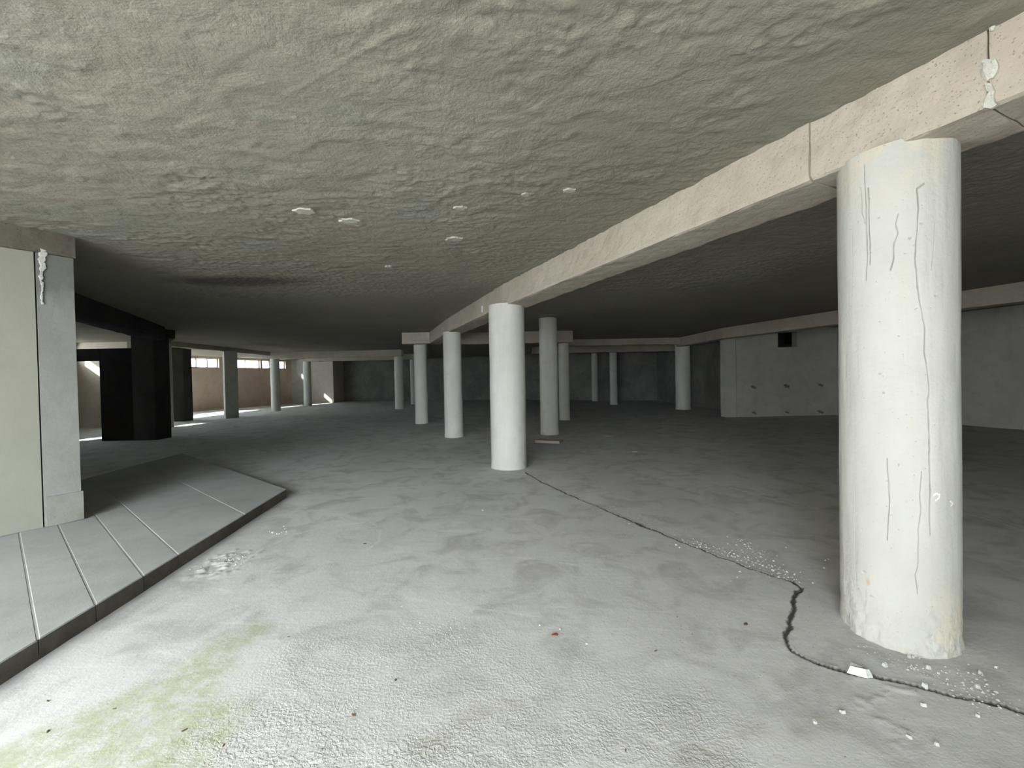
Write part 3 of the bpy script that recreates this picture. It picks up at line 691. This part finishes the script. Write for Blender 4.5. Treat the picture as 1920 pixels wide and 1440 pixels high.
# ------------------------------------------------------------------ wall stains: knocked-out form tie holes on the stained wall (real little dents' plugs)
wd_ = (rw1 - rw0) / np.linalg.norm(rw1 - rw0); wn_ = np.array([wd_[1], -wd_[0]])
def on_w1(x, y):
    d = ray(x, y); t = (rw0 @ wn_) / (d[:2] @ wn_); return np.array([0, 0, CAMH]) + t * d
for (x, y, a, b) in [(1413, 726, .10, .05), (1475, 724, .10, .06), (1539, 722, .10, .045), (1414, 774, .08, .04), (1476, 773, .08, .035), (1538, 772, .12, .04)]:
    p = on_w1(x, y); n = 14
    v = []
    for off in (.004, -.01):
        for k in range(n):
            q = 1 + .25 * math.sin(k * 2.3 + x); u = a * q * math.cos(2 * math.pi * k / n); h = b * q * math.sin(2 * math.pi * k / n) - .3 * u
            v.append((p[0] + wd_[0] * u - wn_[0] * -off * -1, p[1] + wd_[1] * u - off, p[2] + h))
    f = [tuple(range(n))] + [(k, (k + 1) % n, n + (k + 1) % n, n + k) for k in range(n)]
    me = mesh('tie_hole_plug', v, f); bm = bmesh.new(); bm.from_mesh(me); bmesh.ops.recalc_face_normals(bm, faces=bm.faces); bm.to_mesh(me); bm.free()
    link('tie_hole_plug', me, M['wall_dark'], W1)

# ------------------------------------------------------------------ footing slab at the tall column
p0 = at_z(1003, 830); p1 = at_z(1049, 832)
q0 = np.array(p0[:2]); q1 = np.array(p1[:2])
me = rough_bar('footing_slab', q0, q1, -.30, 0, -.02, .055, .008, .05, 51)
tag(link('footing_slab', me, M['beam']), 'low broken concrete footing slab at the foot of the tall column', 'slab')

# ------------------------------------------------------------------ loose bits on the floor
def shard(name, label, cat, x, y, sx, sy, sz, rot, m, seed, group=None, z=0.0):
    p = at_z(x, y); r = random.Random(seed); n = r.choice((5, 6, 7))
    ang = sorted(r.uniform(0, 2 * math.pi) for _ in range(n)); ang = [2 * math.pi * (k + r.uniform(-.3, .3)) / n for k in range(n)]
    base = [(sx * math.cos(a_) * r.uniform(.75, 1.1), sy * math.sin(a_) * r.uniform(.75, 1.1)) for a_ in ang]
    c_, s_ = math.cos(rot), math.sin(rot)
    low = [(u * c_ - w * s_, u * s_ + w * c_, -.006) for u, w in base]
    top = [(u * .72 * c_ - w * .72 * s_ , u * .72 * s_ + w * .72 * c_, sz * r.uniform(.55, 1.0)) for u, w in base]
    f = [tuple(reversed(range(n))), tuple(range(n, 2 * n))] + [(k, (k + 1) % n, n + (k + 1) % n, n + k) for k in range(n)]
    o = link(name, mesh(name, low + top, f), m); o.location = (p[0], p[1], z)
    return tag(o, label, cat, group)
shard('concrete_chunk', 'white broken concrete chunk lying in the floor crack before the big column', 'chunk', 1610, 1263, .062, .035, .035, -.5, M['chip'], 1, z=.004)
shard('concrete_chunk', 'small pale chunk between the floor crack and the foot of the big column', 'chunk', 1659, 1248, .014, .012, .014, .3, M['chip'], 2)
shard('concrete_chunk', 'small white chunk sitting on the crack beyond the big white one', 'chunk', 1735, 1287, .014, .016, .018, .1, M['chip'], 3)
shard('brick_flake', 'reddish brick flake on the open grey floor', 'flake', 1041, 1191, .026, .018, .008, .2, M['brick_red'], 4)
shard('brick_flake', 'dark red brown flake near the bend of the floor crack', 'flake', 1398, 1171, .022, .012, .008, .3, M['leaf'], 5)
shard('litter_scrap', 'white paper scrap in the shadow behind the bright crack column', 'litter', 1141, 818, .11, .05, .012, .1, M['chip'], 6)
shard('litter_scrap', 'small oblong white scrap on the dim floor beyond the column shadow', 'litter', 1191, 847, .075, .022, .012, 0, M['chip'], 7)
LG = 'dry leaf bits on the near floor'
for i, (x, y, a) in enumerate([(541, 1195, .012), (742, 1275, .01), (663, 1341, .016), (346, 1370, .014), (90, 1372, .012), (215, 1330, .010), (420, 1398, .012), (684, 1020, .022), (1270, 1158, .009), (1298, 1190, .007), (1230, 1222, .018), (605, 1405, .01), (90, 1315, .01), (1173, 1407, .008)]):
    shard('leaf_bit', 'tiny dark dry leaf bit on the pale green algae stain' if x < 450 else 'tiny dark dry leaf bit on the rough grey screed', 'leaf', x, y, a, a * .45, .006, i * 1.3, M['leaf'], 20 + i, LG)
CG = 'pale pebbles on the floor'
for i, (x, y, a) in enumerate([(1274, 1027, .010), (1370, 1090, .008), (1382, 1083, .008), (1475, 1072, .009), (1547, 1051, .010), (1553, 1049, .010), (1545, 1065, .009), (1535, 1027, .008), (1474, 1027, .008), (905, 957, .012), (1180, 983, .012), (1268, 1022, .010), (1387, 1072, .009), (1012, 1173, .008), (1050, 1180, .009), (1100, 1208, .008), (753, 1137, .008), (1528, 1356, .012), (1705, 1232, .012), (1712, 1232, .010), (1713, 1254, .010), (1740, 1252, .014), (1868, 1252, .010), (1838, 1262, .015), (1833, 1288, .012), (1731, 1323, .015), (1833, 1343, .012), (1705, 1383, .014), (1580, 1337, .015), (1757, 1397, .013)]):
    shard('pebble', 'tiny pale pebble on the floor in front of the big cracked column' if x > 1560 else 'tiny pale pebble beyond the floor crack beside the strewn crumbs' if x > 1250 and y < 1100 else 'tiny pale pebble on the open middle floor', 'pebble', x, y, a, a * .8, a * 1.1, i, M['crumb'], 50 + i, CG)

def crumbs(name, label, centres, n, spread, smin, smax, m, seed):
    r = np.random.default_rng(seed); V, Fc = [], []
    base = np.array([(1, 0, 0), (0, 1, 0), (-1, 0, 0), (0, -1, 0), (0, 0, 1), (0, 0, -.6)])
    fc = [(0, 1, 4), (1, 2, 4), (2, 3, 4), (3, 0, 4), (1, 0, 5), (2, 1, 5), (3, 2, 5), (0, 3, 5)]
    for i in range(n):
        c = centres[r.integers(len(centres))]; c2 = np.array(c) + r.normal(0, spread, 2); s = smin + (smax - smin) * r.random() ** 3
        a = r.uniform(0, 6.28); q = base * (s * r.uniform(.6, 1.3, (6, 3))); q = np.stack([q[:, 0] * math.cos(a) - q[:, 1] * math.sin(a), q[:, 0] * math.sin(a) + q[:, 1] * math.cos(a), q[:, 2] * .8], 1)
        b = len(V); V += [(x + c2[0], y + c2[1], z + .001) for x, y, z in q]; Fc += [tuple(b + k for k in t) for t in fc]
    o = link(name, mesh(name, V, Fc), m); return tag(o, label, 'rubble', kind='stuff')
def dens(pts, n):
    out = []
    for (a, b) in zip(pts[:-1], pts[1:]):
        for k in range(n): out.append(tuple(np.array(a) + (np.array(b) - np.array(a)) * k / n))
    return out
P = lambda L: [tuple(at_z(x, y)[:2]) for x, y in L]
crumbs('crack_crumbs', 'pale concrete crumbs strewn along the upper floor crack', dens(P([(1290, 1015), (1340, 1030), (1400, 1050), (1460, 1073), (1485, 1088)]), 6) + dens(P([(1380, 1010), (1420, 1035), (1450, 1060)]), 5), 420, .055, .002, .011, M['crumb'], 1)
crumbs('crack_grit', 'fine grit along the crack from the bright column', dens(P([(1000, 893), (1100, 935), (1200, 975), (1300, 1010)]), 8), 160, .09, .002, .008, M['crumb'], 2)
crumbs('platform_crumbs', 'heap of plaster crumbs beside the platform edge', dens(P([(380, 1065), (420, 1050), (450, 1045), (430, 1065)]), 4) + dens(P([(520, 1000), (530, 985)]), 2), 260, .055, .002, .012, M['crumb'], 3)
crumbs('entrance_grit', 'grit scattered in front of the big column', dens(P([(1640, 1235), (1760, 1260), (1880, 1300), (1800, 1290), (1850, 1330)]), 6), 200, .07, .002, .009, M['crumb'], 4)
crumbs('screed_grit', 'thin scatter of grit on the middle of the floor', dens(P([(780, 1190), (820, 1180), (860, 1180), (840, 1195)]), 4), 90, .05, .002, .007, M['crumb'], 5)
